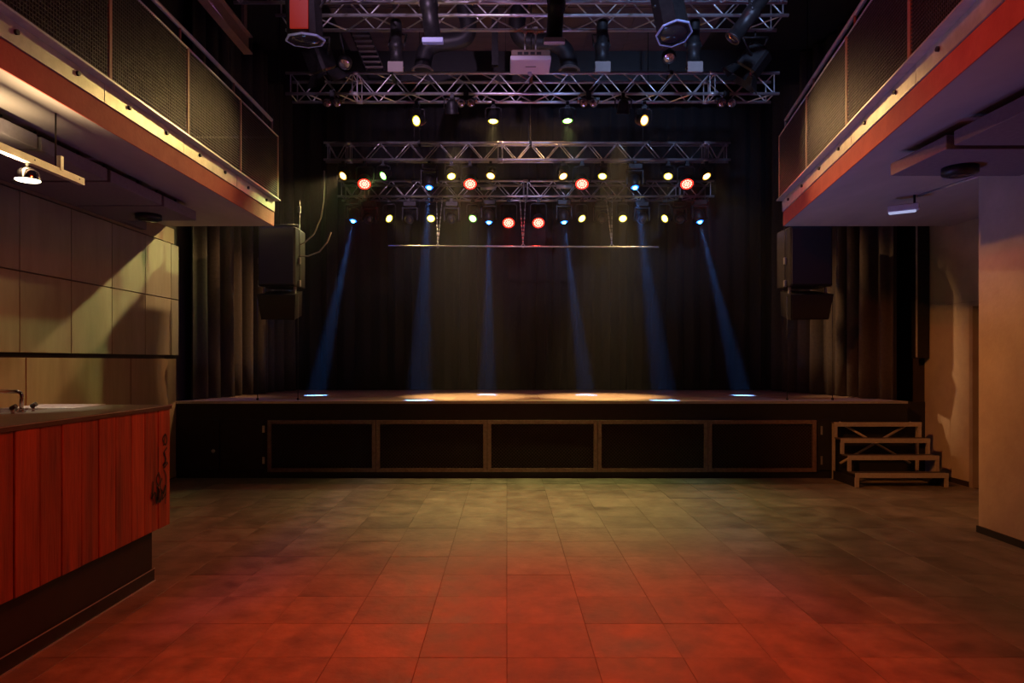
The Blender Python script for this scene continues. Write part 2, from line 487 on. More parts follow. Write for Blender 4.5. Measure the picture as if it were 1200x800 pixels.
def balcony(side, corner, slope, wall_x, step, label):
    """slab with red edge band, galvanised fascia panels, nosing; slope = dX per metre of depth"""
    s = 1 if side == 'right' else -1
    YN = -1.0

    def ex(y, off=0.0):          # x of the edge at depth y, off metres towards the hall
        return corner[0] - slope * (corner[1] - y) - s * off
    yE = corner[1]
    b = empty('balcony', (ex(yE), yE, BZ0), label, kind='structure')
    b['kind'] = 'structure'
    MB().prism([(ex(yE, -.01), yE), (wall_x, yE), (wall_x, YN), (ex(YN, -.01), YN)], BZ0, BZ1 + .08).build('slab', 'concrete_soffit', b)
    MB().prism([(ex(yE, 0), yE + .004), (ex(yE, -.01), yE + .004), (ex(YN, -.01), YN), (ex(YN, 0), YN)], BZ0 - .001, BZ1 - .004).build('edge_band', 'red_band', b)
    ys = [yE]
    while ys[-1] > 2.2:
        ys.append(ys[-1] - step)
    for y1, y0 in zip(ys[:-1], ys[1:]):
        f = MB().prism([(ex(y1 - .004, .012), y1 - .004), (ex(y1 - .004, -.01), y1 - .004), (ex(y0 + .004, -.01), y0 + .004), (ex(y0 + .004, .012), y0 + .004)], BZ1, BZ2).build('fascia_panel', 'galvanised', b)
        for t in (0.26, 0.74):
            y = y1 + (y0 - y1) * t
            c = Vector((ex(y, .012), y, (BZ1 + BZ2) / 2 + .01))
            MB().tube(c, c + Vector((-s * .016, 0, 0)), .017, 8).build('bolt', 'black_metal', f)
        MB().prism([(ex(y1 - .002, .085), y1 - .002), (ex(y1 - .002, -.05), y1 - .002), (ex(y0 + .002, -.05), y0 + .002), (ex(y0 + .002, .085), y0 + .002)], BZ2, BZ2 + .014).build('nosing', 'nosing', b)
    MB().prism([(ex(yE, -.05), yE), (wall_x, yE), (wall_x, YN), (ex(YN, -.05), YN)], BZ1 + .08, BZ2 + .012).build('deck', 'black_paint', b)
    # railing
    rl = empty('balcony_railing', (ex(yE, .06), yE, BZ2 + .014),
               ('wire mesh railing on the balcony above the bar' if side == 'left' else 'wire mesh railing on the balcony above the concrete pier'), 'railing')
    zb = BZ2 + .014
    OFF = .05
    for i, y in enumerate(ys):
        x = ex(y, OFF)
        w_ = .016
        yy = y - w_ if i == 0 else y
        MB().box(x - .008, x + .008, yy - w_, yy + w_, zb, RAIL_Z).build('post', 'rail_paint', rl)
        # bracket lifting the handrail
        xh = ex(y, OFF - .07)
        MB().tube((x, yy, RAIL_Z - .12), (xh, yy, RAIL_Z - .02), .011, 6).tube((xh, yy, RAIL_Z - .03), (xh, yy, HAND_Z), .011, 6).build('handrail_bracket', 'rail_paint', rl)
    yn = ys[-1]
    MB().tube((ex(yE, OFF - .07), yE - .03, HAND_Z), (ex(yn, OFF - .07), yn, HAND_Z), .021, 10).build('handrail', 'rail_top', rl)
    for y1, y0 in zip(ys[:-1], ys[1:]):
        x1, x0 = ex(y1, OFF), ex(y0, OFF)
        # mesh frame: top and bottom bars
        MB().tube((x1, y1 - .01, RAIL_Z - .008), (x0, y0 + .01, RAIL_Z - .008), .010, 6).build('top_bar', 'rail_top', rl)
        MB().tube((x1, y1 - .01, zb + .012), (x0, y0 + .01, zb + .012), .008, 6).build('bottom_bar', 'rail_top', rl)
        m = MB()
        pitch = 0.027
        n = int((y1 - y0 - .04) / pitch)
        rw = .0032
        for k in range(1, n + 1):
            y = y0 + .02 + (y1 - y0 - .04) * k / (n + 1)
            x = ex(y, OFF)
            m.box(x - rw, x + rw, y - rw, y + rw, zb + .01, RAIL_Z - .01)
        nz = int((RAIL_Z - zb) / pitch)
        for k in range(1, nz):
            z = zb + (RAIL_Z - zb) * k / nz
            vs = []
            for yy in (y0 + .02, y1 - .02):
                x = ex(yy, OFF)
                vs += [(x - rw, yy, z - rw), (x + rw, yy, z - rw), (x + rw, yy, z + rw), (x - rw, yy, z + rw)]
            m.quad_add(vs, [(0, 1, 5, 4), (1, 2, 6, 5), (2, 3, 7, 6), (3, 0, 4, 7)])
        tag(m.build('wire_mesh', 'wire', rl), kind='stuff')
    # return rail across the balcony end
    MB().tube((ex(yE, OFF), yE - .02, RAIL_Z - .02), (wall_x, yE - .02, RAIL_Z - .02), .012, 6).build('end_bar', 'rail_top', rl)
    return b


balcony('left', (-2.90, 8.5), 0.0, WL, 1.2, 'concrete balcony with red edge band above the bar')
balcony('right', (3.44, 8.5), 0.176, WR, 1.31, 'concrete balcony with red edge band above the concrete pier')

# ------------------------------------------------------------------ stage
SX0, SX1 = WL + .02, 5.14
SB = 12.3
stg = empty('stage', ((SX0 + SX1) / 2, ST_Y, 0), 'black fronted stage with wooden deck and mesh vent grilles', 'stage')
MB().box(SX0, SX1, ST_Y + .02, SB, 0.0, ST_Z - .03).build('platform', 'black_paint', stg)
nb = 12
for r in range(3):                   # plywood deck sheets
    ya, yb = ST_Y + (SB - ST_Y) * r / 3, ST_Y + (SB - ST_Y) * (r + 1) / 3
    for k in range(8):
        xa, xb = SX0 + (SX1 - SX0) * k / 8, SX0 + (SX1 - SX0) * (k + 1) / 8
        MB().box(xa + .0015, xb - .0015, ya + .0015, yb - .0015, ST_Z - .028, ST_Z).build('deck_board', 'stage_deck', stg)
MB().box(SX0, SX1, ST_Y - .012, ST_Y, ST_Z - .03, ST_Z + .002).build('edge_trim', 'alu', stg)
MB().box(SX0, SX1, ST_Y, ST_Y + .02, 0.0, ST_Z - .03).build('front_board', 'black_paint', stg)
MB().box(SX1, WR, ST_Y + .25, 9.02, 0.0, ST_Z - .02).build('side_block', 'black_paint', stg)
sF = F / ST_Y


def sx(px):
    return (px - VX) / sF


def sz(py):
    return CH + (VY - py) / sF


gx = [314, 441, 571, 700, 829, 956]
gz0, gz1 = sz(552.5), sz(492)
for a, b in zip(gx[:-1], gx[1:]):
    x0, x1 = sx(a) + .003, sx(b) - .003
    g = MB()
    t = .048
    y0, y1 = ST_Y - .03, ST_Y
    g.box(x0, x1, y0, y1, gz1 - t, gz1).box(x0, x1, y0, y1, gz0, gz0 + t).box(x0, x0 + t, y0, y1, gz0 + t, gz1 - t).box(x1 - t, x1, y0, y1, gz0 + t, gz1 - t)
    gr = g.build('vent_grille', 'grille_metal', stg)
    m = MB()
    pitch, rr = .03, .0034
    W, H = x1 - x0 - 2 * t, gz1 - gz0 - 2 * t
    ox, oz = x0 + t, gz0 + t
    k = 0
    # diamond wire: two families of diagonal wires
    u = -H
    while u < W:
        xa, za = max(u, 0), max(-u, 0)
        xb = min(u + H, W)
        zb_ = xb - u
        for fl_ in (False, True):
            p = [(xa, za), (xb, zb_)]
            if fl_:
                p = [(W - q[0], q[1]) for q in p]
            d = Vector((p[1][0] - p[0][0], 0, p[1][1] - p[0][1]))
            if d.length < .02:
                continue
            nn = Vector((-d.z, 0, d.x)).normalized() * rr
            A = Vector((ox + p[0][0], ST_Y - .012, oz + p[0][1]))
            B = Vector((ox + p[1][0], ST_Y - .012, oz + p[1][1]))
            m.quad_add([A - nn, A + nn, B + nn, B - nn, A + Vector((0, -.006, 0)), B + Vector((0, -.006, 0))], [(0, 1, 2, 3), (0, 4, 5, 3), (1, 4, 5, 2)])
        u += pitch * 1.42
    tag(m.build('wire_mesh', 'grille_wire', gr), kind='stuff')
# hatch doors left of the grilles
for a, b in ((205, 257.5), (258.5, 309)):
    h = MB().bevbox(sx(a), sx(b), ST_Y - .016, ST_Y, sz(551), sz(491), .004).build('hatch_door', 'black_paint', stg)
    if b > 300:
        for yy in (502.5, 539):
            MB().box(sx(309) - .01, sx(309) + .02, ST_Y - .024, ST_Y - .014, sz(yy + 4), sz(yy - 4)).build('hinge', 'knob', h)
    else:
        MB().lathe([(0, 0), (.02, 0), (.026, .012), (.016, .03), (0, .032)], 12, Matrix.Translation((sx(251), ST_Y - .016, sz(528))) @ Matrix.Rotation(PI / 2, 4, 'X')).build('knob', 'knob', h)
        for yy in (502.5, 539):
            MB().box(sx(203), sx(206), ST_Y - .024, ST_Y - .014, sz(yy + 4), sz(yy - 4)).build('hinge', 'knob', h)
h = MB().bevbox(sx(958), sx(985), ST_Y - .016, ST_Y, sz(551), sz(491), .004).build('hatch_door', 'black_paint', stg)
for yy in (504, 539):
    MB().box(sx(961), sx(963), ST_Y - .024, ST_Y - .014, sz(yy + 5), sz(yy - 5)).build('hinge', 'knob', h)

# ------------------------------------------------------------------ stage steps
s0 = F / 8.1
stair = empty('stage_steps', ((1057 - VX) / s0, 8.1, 0), 'aluminium four tread stage steps against the stage front', 'steps')
X0, X1 = (1003 - VX) / s0, (1112 - VX) / s0
tz = [.164, .35, .537, .723]
ty = [8.10, 8.277, 8.454, 8.63]
for i, (z, y) in enumerate(zip(tz, ty)):
    y1 = y + .175 if i < 3 else ST_Y - .035
    t = MB().box(X0, X1, y + .02, y1, z - .012, z).build('tread', 'step_board', stair)
    MB().box(X0, X1, y, y + .02, z - .05, z + .004).build('tread_nosing', 'stair_alu', t)
    for x in (X0, X1 - .04):
        MB().box(x, x + .04, y + .004, y + .03, 0 if i == 0 else tz[i - 1], z - .05).build('leg', 'stair_alu', stair)
yb = ST_Y - .05
MB().tube((X0 + .1, yb, .72), (X1 - .1, yb, .2), .016, 6).build('cross_brace', 'stair_alu', stair)
MB().tube((X1 - .1, yb - .02, .72), (X0 + .1, yb - .02, .2), .016, 6).build('cross_brace', 'stair_alu', stair)
for x in (X0 + .005, X1 - .035):
    MB().box(x, x + .03, yb - .03, yb, 0, tz[3] - .012).build('leg', 'stair_alu', stair)
    MB().box(x + .002, x + .012, ty[0] + .03, yb, 0.0, .11).build('side_rail', 'black_paint', stair)


# ------------------------------------------------------------------ curtains
def curtain(name, pts, z0, z1, amp, wl_, m, label, rows=10, seed=1, sharp=0):
    rnd = random.Random(seed)
    # resample
    segs = []
    L = 0
    for a, b in zip(pts[:-1], pts[1:]):
        segs.append((Vector(a), Vector(b), L))
        L += (Vector(b) - Vector(a)).length
    n = int(L / 0.02)
    phase = [0.0]
    for i in range(n):
        phase.append(phase[-1] + 2 * PI * 0.02 / (wl_ * (0.75 + 0.5 * rnd.random())))
    ph2 = rnd.random() * 6
    vs, fs = [], []
    for r in range(rows + 1):
        t = r / rows
        z = z1 + (z0 - z1) * t
        for i in range(n + 1):
            s = L * i / n
            for a, b, l0 in segs:
                ln = (b - a).length
                if s <= l0 + ln + 1e-6:
                    d = (b - a).normalized()
                    p = a + d * (s - l0)
                    break
            nn = Vector((-d.y, d.x))
            k = phase[i]
            a_ = amp * (0.75 + 0.4 * math.sin(k * 0.23 + ph2)) * (0.8 + .25 * t)
            o = (math.sin(k) if not sharp else sharp * (2.2 * abs(math.cos(k / 2)) ** 4.5 - .8)) * a_ + .18 * a_ * math.sin(2.1 * k + 1 + t * 1.3) + .3 * a_ * t * math.sin(.47 * k + 2)
            q = p + nn * o + d * (.25 * a_ * math.sin(2 * k + .6 * t))
            vs.append((q.x, q.y, z))
    W = n + 1
    for r in range(rows):
        for i in range(n):
            fs.append((r * W + i, r * W + i + 1, (r + 1) * W + i + 1, (r + 1) * W + i))
    c = MB().quad_add(vs, fs, True).build(name, m)
    tag(c, label, 'curtain')
    so = c.modifiers.new('thick', 'SOLIDIFY')
    so.thickness = 0.006
    return c


curtain('stage_backdrop_curtain', [(-4.0, 12.15), (5.2, 12.15)], ST_Z + .01, CEIL - .03, .07, .30, 'velvet', 'black pleated backdrop curtain across the rear of the stage', seed=3)
curtain('side_curtain', [(-4.14, 8.9), (-4.02, 10.2), (-3.75, 11.9)], ST_Z + .01, CEIL - .05, .10, .26, 'velvet_side', 'dark pleated side curtain on stage next to the olive wall panels', seed=5, sharp=-1)
curtain('side_curtain', [(5.10, 8.87), (4.90, 10.2), (4.6, 11.9)], ST_Z + .01, CEIL - .05, .10, .30, 'velvet_side', 'dark pleated side curtain on stage above the steps', seed=8, sharp=1)

# tall black panel on the right wall
tp = MB().bevbox(5.33, 5.51, 8.90, 9.0, 1.54, 3.9, .006).build('column_speaker', 'black_metal')
tag(tp, 'tall narrow black column speaker on the wall above the stage steps', 'speaker')
MB().box(5.325, 5.345, 8.885, 8.90, 1.55, 3.9).build('metal_edge', 'alu', tp)

# ------------------------------------------------------------------ bar
BX = -2.373
BY1 = 4.81
BTOP, BBOT = 1.193, 0.355
bar = empty('bar_counter', (BX - .3, 4.0, 0), 'bar counter with red stained plank front and dark worktop', 'bar')
pl = [1.5, 1.67, 1.84, 2.0, 2.17, 2.34, 2.5, 2.66, 2.82, 2.98, 3.13, 3.29, 3.47, 3.64, 3.81, 3.97, 4.14, 4.32, 4.48, 4.65, 4.81]
planks = []
for a, b in zip(pl[:-1], pl[1:]):
    dx = random.uniform(-.003, .003)
    planks.append(MB().bevbox(BX - .022, BX + dx, a + .0035, b - .0035, BBOT, BTOP - .028, .003).build('plank', 'plank', bar))
MB().box(BX - .90, BX - .022, 1.5, BY1 - .01, BBOT + .01, BTOP - .028).build('carcass', 'black_paint', bar)
MB().bevbox(BX - .05, BX - .022 - .5, BY1 - .02, BY1 - .001, BBOT, BTOP - .028, .003) if False else None
MB().box(BX - .85, BX - .05, 1.5, 4.66, 0.0, BBOT + .01).build('plinth', 'black_paint', bar)
MB().box(BX - .05, BX - .035, 1.5, 4.665, 0.0, 0.085).build('plinth_skirting', 'black_metal', bar)
MB().box(BX - .037, BX - .033, 1.5, 4.67, 0.083, 0.088).box(BX - .035, BX - .028, 1.5, 4.67, 0.0, 0.006).build('skirting_edge', 'alu', bar)
# worktop with a cut-out for the sink, made of strips
wtp = MB()
SKX0, SKX1 = BX - .88, BX - .575
SKY0, SKY1 = 3.7, 4.38
wx0, wx1 = BX - .93, BX + .008
wtp.box(SKX1, wx1, 1.5, BY1 + .012, BTOP - .028, BTOP).box(wx0, SKX0, 1.5, BY1 + .012, BTOP - .028, BTOP)
wtp.box(SKX0, SKX1, 1.5, SKY0, BTOP - .028, BTOP).box(SKX0, SKX1, SKY1, BY1 + .012, BTOP - .028, BTOP)
tag(wtp.build('worktop', 'worktop'), 'thin dark grey worktop along the plank fronted bar', 'worktop')
MB().box(BX + .008, BX + .011, 1.5, BY1 + .012, BTOP - .006, BTOP - .001).build('worktop_edge', 'alu', bpy.data.objects['worktop'])
sk = MB()
e = .012
sk.box(SKX0, SKX0 + e, SKY0, SKY1, BTOP - .027, BTOP + .004).box(SKX1 - e, SKX1, SKY0, SKY1, BTOP - .027, BTOP + .004)
sk.box(SKX0 + e, SKX1 - e, SKY0, SKY0 + e, BTOP - .027, BTOP + .004).box(SKX0 + e, SKX1 - e, SKY1 - e, SKY1, BTOP - .027, BTOP + .004)
sk.box(SKX0 + e, SKX1 - e, SKY0 + e, SKY1 - e, BTOP - .026, BTOP - .021)
sink = sk.build('bar_sink', 'steel')
tag(sink, 'shallow stainless steel sink set in the bar worktop', 'sink')
dr_ = MB().bevbox(BX - .86, BX - .44, 4.41, 4.79, BTOP, BTOP + .006, .002)
for k in range(8):
    dr_.box(BX - .84 + k * .05, BX - .825 + k * .05, 4.44, 4.76, BTOP + .006, BTOP + .009)
tag(dr_.build('drip_tray', 'nosing'), 'ribbed stainless drainer plate on the bar worktop', 'drainer')
tp_ = empty('bar_tap', (BX - .535, 4.09, BTOP), 'chrome swan neck tap on the bar worktop', 'tap')
tx, ty_, tz_ = BX - .535, 4.09, BTOP
pts = [(tx, ty_, tz_), (tx, ty_, tz_ + .095)]
for k in range(1, 7):
    a = k / 6 * PI / 2
    pts.append((tx - .03 + .03 * math.cos(a), ty_, tz_ + .095 + .03 * math.sin(a)))
pts += [(tx - .22, ty_, tz_ + .128)]
MB().path(pts, .0115, 10).build('spout', 'chrome', tp_)
MB().lathe([(0, 0), (.024, 0), (.024, .01), (.015, .022), (0, .022)], 14, Matrix.Translation((tx, ty_, tz_))).build('collar', 'chrome', tp_)
for dx, dy in ((.0, .10), (.02, -.10)):
    kx, ky = tx + dx, ty_ + dy
    kn = MB().tube((kx, ky, tz_), (kx, ky, tz_ + .025), .009, 8).build('valve', 'chrome', tp_)
    MB().tube((kx - .01, ky, tz_ + .03), (kx + .02, ky, tz_ + .045), .014, 8).build('lever', 'black_paint', kn)
# graffiti scribble in black marker on the last planks
gf = MB()


def stroke(pxs, wid=.006, x_off=.0048):
    pts = [Vector((0, (BX) * F / (px - VX), CH + (VY - py) * ((BX) / (px - VX)))) for px, py in pxs]
    # smooth
    out = []
    for i in range(len(pts) - 1):
        p0, p1, p2, p3 = pts[max(i - 1, 0)], pts[i], pts[i + 1], pts[min(i + 2, len(pts) - 1)]
        for k in range(5):
            t = k / 5
            out.append(.5 * ((2 * p1) + (p2 - p0) * t + (2 * p0 - 5 * p1 + 4 * p2 - p3) * t * t + (3 * p1 - p0 - 3 * p2 + p3) * t ** 3))
    out.append(pts[-1])
    L, R = [], []
    for i, p in enumerate(out):
        d = (out[min(i + 1, len(out) - 1)] - out[max(i - 1, 0)])
        d = d.normalized() if d.length > 1e-6 else Vector((0, 0, 1))
        n = Vector((0, -d.z, d.y)) * wid
        q = Vector((BX + x_off, p.y, p.z))
        L.append(q + n)
        R.append(q - n)
    m = len(out)
    gf.quad_add(L + R, [(i, i + 1, m + i + 1, m + i) for i in range(m - 1)])


stroke([(193, 508), (190, 514), (193, 521), (195, 515), (193, 509), (191, 522)])
stroke([(184.5, 523), (185, 545), (184, 551)], .004)
stroke([(195, 524), (191, 531), (194, 538), (190, 545), (195, 541)])
stroke([(192, 530), (193, 538), (191, 548), (196, 542)])
stroke([(185, 553), (182.5, 562), (185, 569), (187, 561), (185, 553)])
stroke([(178.5, 564), (178, 578), (177, 584), (181, 577), (183, 590), (184.5, 572), (187, 588), (189, 574)], .007)
stroke([(189, 560), (187, 570), (191, 578), (193, 568), (189, 585), (194, 577)], .006)
stroke([(183, 570), (186, 576), (183, 584), (186, 588)], .008)
stroke([(191, 550), (194, 560), (193, 590)], .005)
stroke([(177, 577), (179, 588), (178, 592)], .004)
gfo = gf.build('graffiti', 'ink', planks[-1])

# ------------------------------------------------------------------ under the balcony above the bar
for i, (a, b) in enumerate(((2.6, 3.30), (3.33, 4.05), (4.07, 4.80), (4.84, 5.64), (5.69, 6.53), (6.57, 7.25))):
    t = MB().bevbox(WL + .12, -3.30, a, b, 2.99, 3.09, .004).build('acoustic_baffle', 'baffle')
    tag(t, 'grey acoustic ceiling baffle above the bar, %s from the stage' % ORD[5 - i], 'acoustic panel', 'acoustic baffles above the bar')
    for yy in (a + .15, b - .15):
        MB().tube((-3.45, yy, 3.09), (-3.45, yy, 3.18), .012, 6).tube((-4.0, yy, 3.09), (-4.0, yy, 3.18), .012, 6).build('hanger', 'black_metal', t)
def disc_speaker(px, py, d, r, label):
    c = P(px, py, d)
    o = MB().lathe([(0, 2.925), (r * .72, 2.925), (r * .78, 2.935), (r, 2.94), (r, 2.99), (0, 2.99)], 24, Matrix.Translation((c.x, c.y, 0))).build('ceiling_speaker', 'black_metal')
    tag(o, label, 'speaker')
    MB().lathe([(0, 2.922), (r * .6, 2.922), (r * .6, 2.925), (0, 2.925)], 20, Matrix.Translation((c.x, c.y, 0))).build('speaker_cone', 'lens_dark', o)
disc_speaker(174, 257, 6.95, .125, 'round black ceiling speaker under the baffles above the bar')
disc_speaker(1125, 198, 5.25, .125, 'round black ceiling speaker under the baffles beside the concrete pier')
for i, (a, b) in enumerate(((3.1, 3.86), (3.9, 4.72), (4.80, 5.50))):
    t = MB().bevbox(3.09, PX - .01, a, b, 2.99, 3.09, .004).build('acoustic_baffle', 'baffle')
    tag(t, 'grey acoustic ceiling baffle beside the concrete pier, %s from the stage' % ORD[2 - i], 'acoustic panel', 'acoustic baffles by the pier')
    for yy in (a + .15, b - .15):
        MB().tube((3.3, yy, 3.09), (3.3, yy, 3.18), .012, 6).tube((3.9, yy, 3.09), (3.9, yy, 3.18), .012, 6).build('hanger', 'black_metal', t)
# lamp rail over the bar
RX = -3.06
lr = empty('lamp_rail', (RX, 4.0, 2.766), 'galvanised strut rail hung over the bar', 'rail')
ra = MB().box(RX - .022, RX + .018, 2.6, 4.92, 2.766, 2.772).box(RX + .014, RX + .018, 2.6, 4.92, 2.772, 2.815).box(RX - .022, RX - .018, 2.6, 4.92, 2.772, 2.815)
ra.build('strut', 'galvanised', lr)
for y in (4.63, 3.0):
    MB().tube((RX, y, 2.772), (RX, y, 3.18), .006, 6).build('hanger_rod', 'black_metal', lr)
    MB().box(RX - .012, RX + .022, y + .02, y + .05, 2.80, 2.90).build('bracket', 'galvanised', lr)
for y in (4.86, 4.4, 3.9):
    MB().tube((RX + .018, y, 2.795), (RX + .0195, y, 2.795), .006, 8).build('strut_hole', 'ink', lr)
for y, lab in ((4.36, 'glowing dome downlight under the strut rail above the bar tap'),):
    dl = empty('rail_downlight', (RX, y, 2.64), lab, 'downlight')
    MB().tube((RX, y, 2.735), (RX, y, 2.766), .014, 8).build('stem', 'black_metal', dl)
    MB().lathe([(.074, 2.655), (.072, 2.675), (.06, 2.71), (.035, 2.73), (0.0, 2.737)], 20, Matrix.Translation((RX, y, 0))).build('dome', 'chrome', dl)
    MB().lathe([(0, 2.648), (.066, 2.65), (.07, 2.662), (0, 2.662)], 20, Matrix.Translation((RX, y, 0))).build('diffuser', 'downlight_glass', dl)
    light('downlight_spot', 'SPOT', (RX, y, 2.64), 110, (1.0, 0.82, 0.55), (RX + .02, y + .02, 1.2), 36, .5, .04, dl)
    light('downlight_spill', 'SPOT', (RX, y - .12, 2.67), 55, (1.0, 0.72, 0.38), (RX + .12, y - .1, 3.2), 150, .9, .03, dl)
# slim fixture under the other balcony
ff = empty('batten_light', (4.1, 6.97, 3.02), 'small white batten light on a conduit under the balcony by the pier', 'light')
a_, b_ = P(1058, 248, 6.8), P(1088, 243, 7.0)
M_ = Matrix.Translation((4.05, 6.95, 3.06)) @ Matrix.Rotation(math.radians(-35), 4, 'Z')
MB().bevbox(-.15, .13, -.045, .045, -.035, .03, .008, M_).build('housing', 'white_plastic', ff)
MB().bevbox(-.145, .10, -.038, .038, -.05, -.034, .006, M_).build('diffuser', 'tube_glow', ff)
MB().tube((4.12, 6.9, 3.085), (4.12, 6.9, 3.18), .012, 6).build('stem', 'black_metal', ff)
MB().tube((4.15, 6.88, 3.165), (4.27, 6.0, 3.165), .011, 6).build('conduit', 'alu', ff)

# ------------------------------------------------------------------ PA speakers beside the stage
def pa(x0, x1, side, who):
    d = 8.95
    s = F / d
    X0, X1 = (x0 - VX) / s, (x1 - VX) / s
    zz = lambda y: CH + (VY - y) / s
    up = MB().bevbox(X0, X1, d, d + .45, zz(335), zz(265), .015)
    u = empty('hung_speaker', ((X0 + X1) / 2, d + .2, zz(335)), 'tall black main loudspeaker hung beside %s' % who, 'speaker')
    up.build('cabinet', 'black_metal', u)
    MB().bevbox(X0 + .02, X1 - .02, d - .012, d + .004, zz(333), zz(267), .004).build('grille', 'speaker_grille', u)
    for x in (X0 - .02, X1 + .02):
        MB().tube((x, d + .12, zz(335)), (x, d + .12, zz(232)), .007, 6).build('rigging_cable', 'black_metal', u)
        for yy in (243, 304, 331):
            MB().bevbox(x - .016, x + .016, d + .10, d + .14, zz(yy + 4), zz(yy - 4), .005).build('shackle', 'knob', u)
    MB().tube((X0, d + .12, zz(265) + .03), (X1, d + .12, zz(265) + .03), .02, 8).build('fly_bar', 'black_metal', u)
    MB().tube(((X0 + X1) / 2, d + .12, zz(265) + .03), ((X0 + X1) / 2, d + .12, CEIL + .02), .008, 6).build('rigging_cable', 'black_metal', u)
    # lower fill tilted down
    lo = empty('fill_speaker', ((X0 + X1) / 2, d + .2, zz(374)), 'small wedge fill loudspeaker tilted down below the main speaker beside %s' % who, 'speaker')
    M = Matrix.Translation(((X0 + X1) / 2, d - .02, zz(345))) @ Matrix.Rotation(math.radians(12), 4, 'X') @ Matrix.Rotation(math.radians(5 * side), 4, 'Z')
    hw, hb = (X1 - X0) / 2 + .015, (X1 - X0) / 2 - .02
    H = .335
    m = MB()
    vs = [M @ Vector(p) for p in [(-hw, 0, 0), (hw, 0, 0), (hw - .06, .4, 0), (-hw + .06, .4, 0), (-hb, 0, -H), (hb, 0, -H), (hb - .06, .4, -H), (-hb + .06, .4, -H)]]
    m.quad_add(vs, [(0, 1, 2, 3), (7, 6, 5, 4), (0, 4, 5, 1), (1, 5, 6, 2), (2, 6, 7, 3), (3, 7, 4, 0)])
    m.build('cabinet', 'black_metal', lo)
    g = MB()
    k = .014
    vs = [M @ Vector(p) for p in [(-hw + k, -.01, -k), (hw - k, -.01, -k), (hb - k, -.01, -H + k), (-hb + k, -.01, -H + k), (-hw + k, .0, -k), (hw - k, .0, -k), (hb - k, .0, -H + k), (-hb + k, 0, -H + k)]]
    g.quad_add(vs, [(0, 1, 2, 3), (0, 4, 5, 1), (1, 5, 6, 2), (2, 6, 7, 3), (3, 7, 4, 0)])
    g.build('grille', 'speaker_grille', lo)
    for x in (X0 + .04, X1 - .04):
        MB().box(x - .012, x + .012, d + .1, d + .14, zz(347), zz(335)).build('link_plate', 'knob', lo)
    for x in (X0 - .02, X1 + .02):
        c = MB().tube((x, d + .05, ST_Z), (x, d + .05, zz(346)), .0045, 5)
        c.lathe([(.008, 0), (.018, .012), (.018, .02), (.008, .035)], 8, Matrix.Translation((x, d + .05, ST_Z)))
        c.build('tie_cable', 'black_metal', lo)
pa(302, 346, -1, 'the balcony over the bar')
pa(926, 976, 1, 'the balcony over the pier')
c1 = [P(x, y, 9.1 + .02 * i) for i, (x, y) in enumerate(((346, 289), (356, 285), (368, 274), (376, 255), (379, 235), (380, 200)))]
tag(MB().path(c1, .010, 6).build('speaker_cable', 'frame_grey'), 'cable looping up from the hung speaker over the bar', 'cable')
c2 = [P(x, y, 9.1) for x, y in ((345, 295), (351, 300), (361, 300), (374, 295), (383, 284), (388, 272))]
tag(MB().path(c2, .010, 6).build('speaker_cable', 'frame_grey'), 'short loose cable curving out from the hung speaker over the bar', 'cable')


# ------------------------------------------------------------------ trusses
def truss(x0, x1, y0, wy, z0, h, label, pitch=.42, joints=(), cables=(), m='alu'):
    t = empty('lighting_truss', ((x0 + x1) / 2, y0 + wy / 2, z0), label, 'truss')
    rc = .019
    ys_, zs_ = (y0, y0 + wy), (z0, z0 + h)
    for y in ys_:
        for z in zs_:
            MB().tube((x0, y, z), (x1, y, z), rc, 8).build('chord', m, t)
    L = Vector((pitch / 2, 0, h)).length
    cache = {}

    def brace(a, b, r=.0085):
        a, b = Vector(a), Vector(b)
        ln = round((b - a).length, 4)
        if (ln, r) not in cache:
            cache[(ln, r)] = MB().tube((0, 0, 0), (0, 0, ln), r, 6, cap=False).mesh('brace', m)
        inst(cache[(ln, r)], t, a - Vector(t.location), (b - a).to_track_quat('Z', 'Y'), 'brace')
    cuts = [x0 + .03] + [j for j in joints] + [x1 - .03]
    for a, b in zip(cuts[:-1], cuts[1:]):
        a, b = a + .03, b - .03
        n = max(2, round((b - a) / (pitch / 2)))
        dx = (b - a) / n
        for k in range(n):
            xa, xb = a + k * dx, a + (k + 1) * dx
            u, v = (0, 1) if k % 2 else (1, 0)
            for y in ys_:
                brace((xa, y, zs_[u]), (xb, y, zs_[v]))
            brace((xa, ys_[u], zs_[0]), (xb, ys_[v], zs_[0]))
            if k % 2:
                brace((xa, ys_[u], zs_[1]), (xb, ys_[v], zs_[1]))
        for x in (a, b):
            for y in ys_:
                brace((x, y, zs_[0]), (x, y, zs_[1]))
            for z in zs_:
                brace((x, ys_[0], z), (x, ys_[1], z))
    for j in joints:
        for y in ys_:
            for z in zs_:
                MB().tube((j - .04, y, z), (j + .04, y, z), rc + .006, 8).build('coupler', m, t)
    for x in cables:
        MB().tube((x, y0 + wy / 2, z0 + h - .01), (x, y0 + wy / 2, CEIL + .02), .007, 6).build('suspension_cable', 'black_metal', t)
        MB().box(x - .02, x + .02, y0 - .02, y0 + wy + .02, z0 + h - .02, z0 + h + .03).build('hang_bracket', 'black_metal', t)
    return t


XA, XB = -2.69, 3.31
truss(XA, XB, 8.30, .27, 4.75, .25, 'silver box truss over the stage edge with the twin blinders', joints=(-1.85, 2.50), cables=(-1.4, 0.3, 2.0))
truss(XA - .02, XB, 10.10, .12, 4.48, .25, 'silver narrow truss above the stage carrying the upper coloured lamps', joints=(-2.35, -.1, 2.95), cables=(-1.3, .35, 2.1))
truss(XA - .01, XB, 10.90, .29, 4.13, .245, 'silver rear truss low above the stage with the lowest row of lamps', joints=(-2.3, .3, 2.8), cables=(-1.5, .35, 2.2))
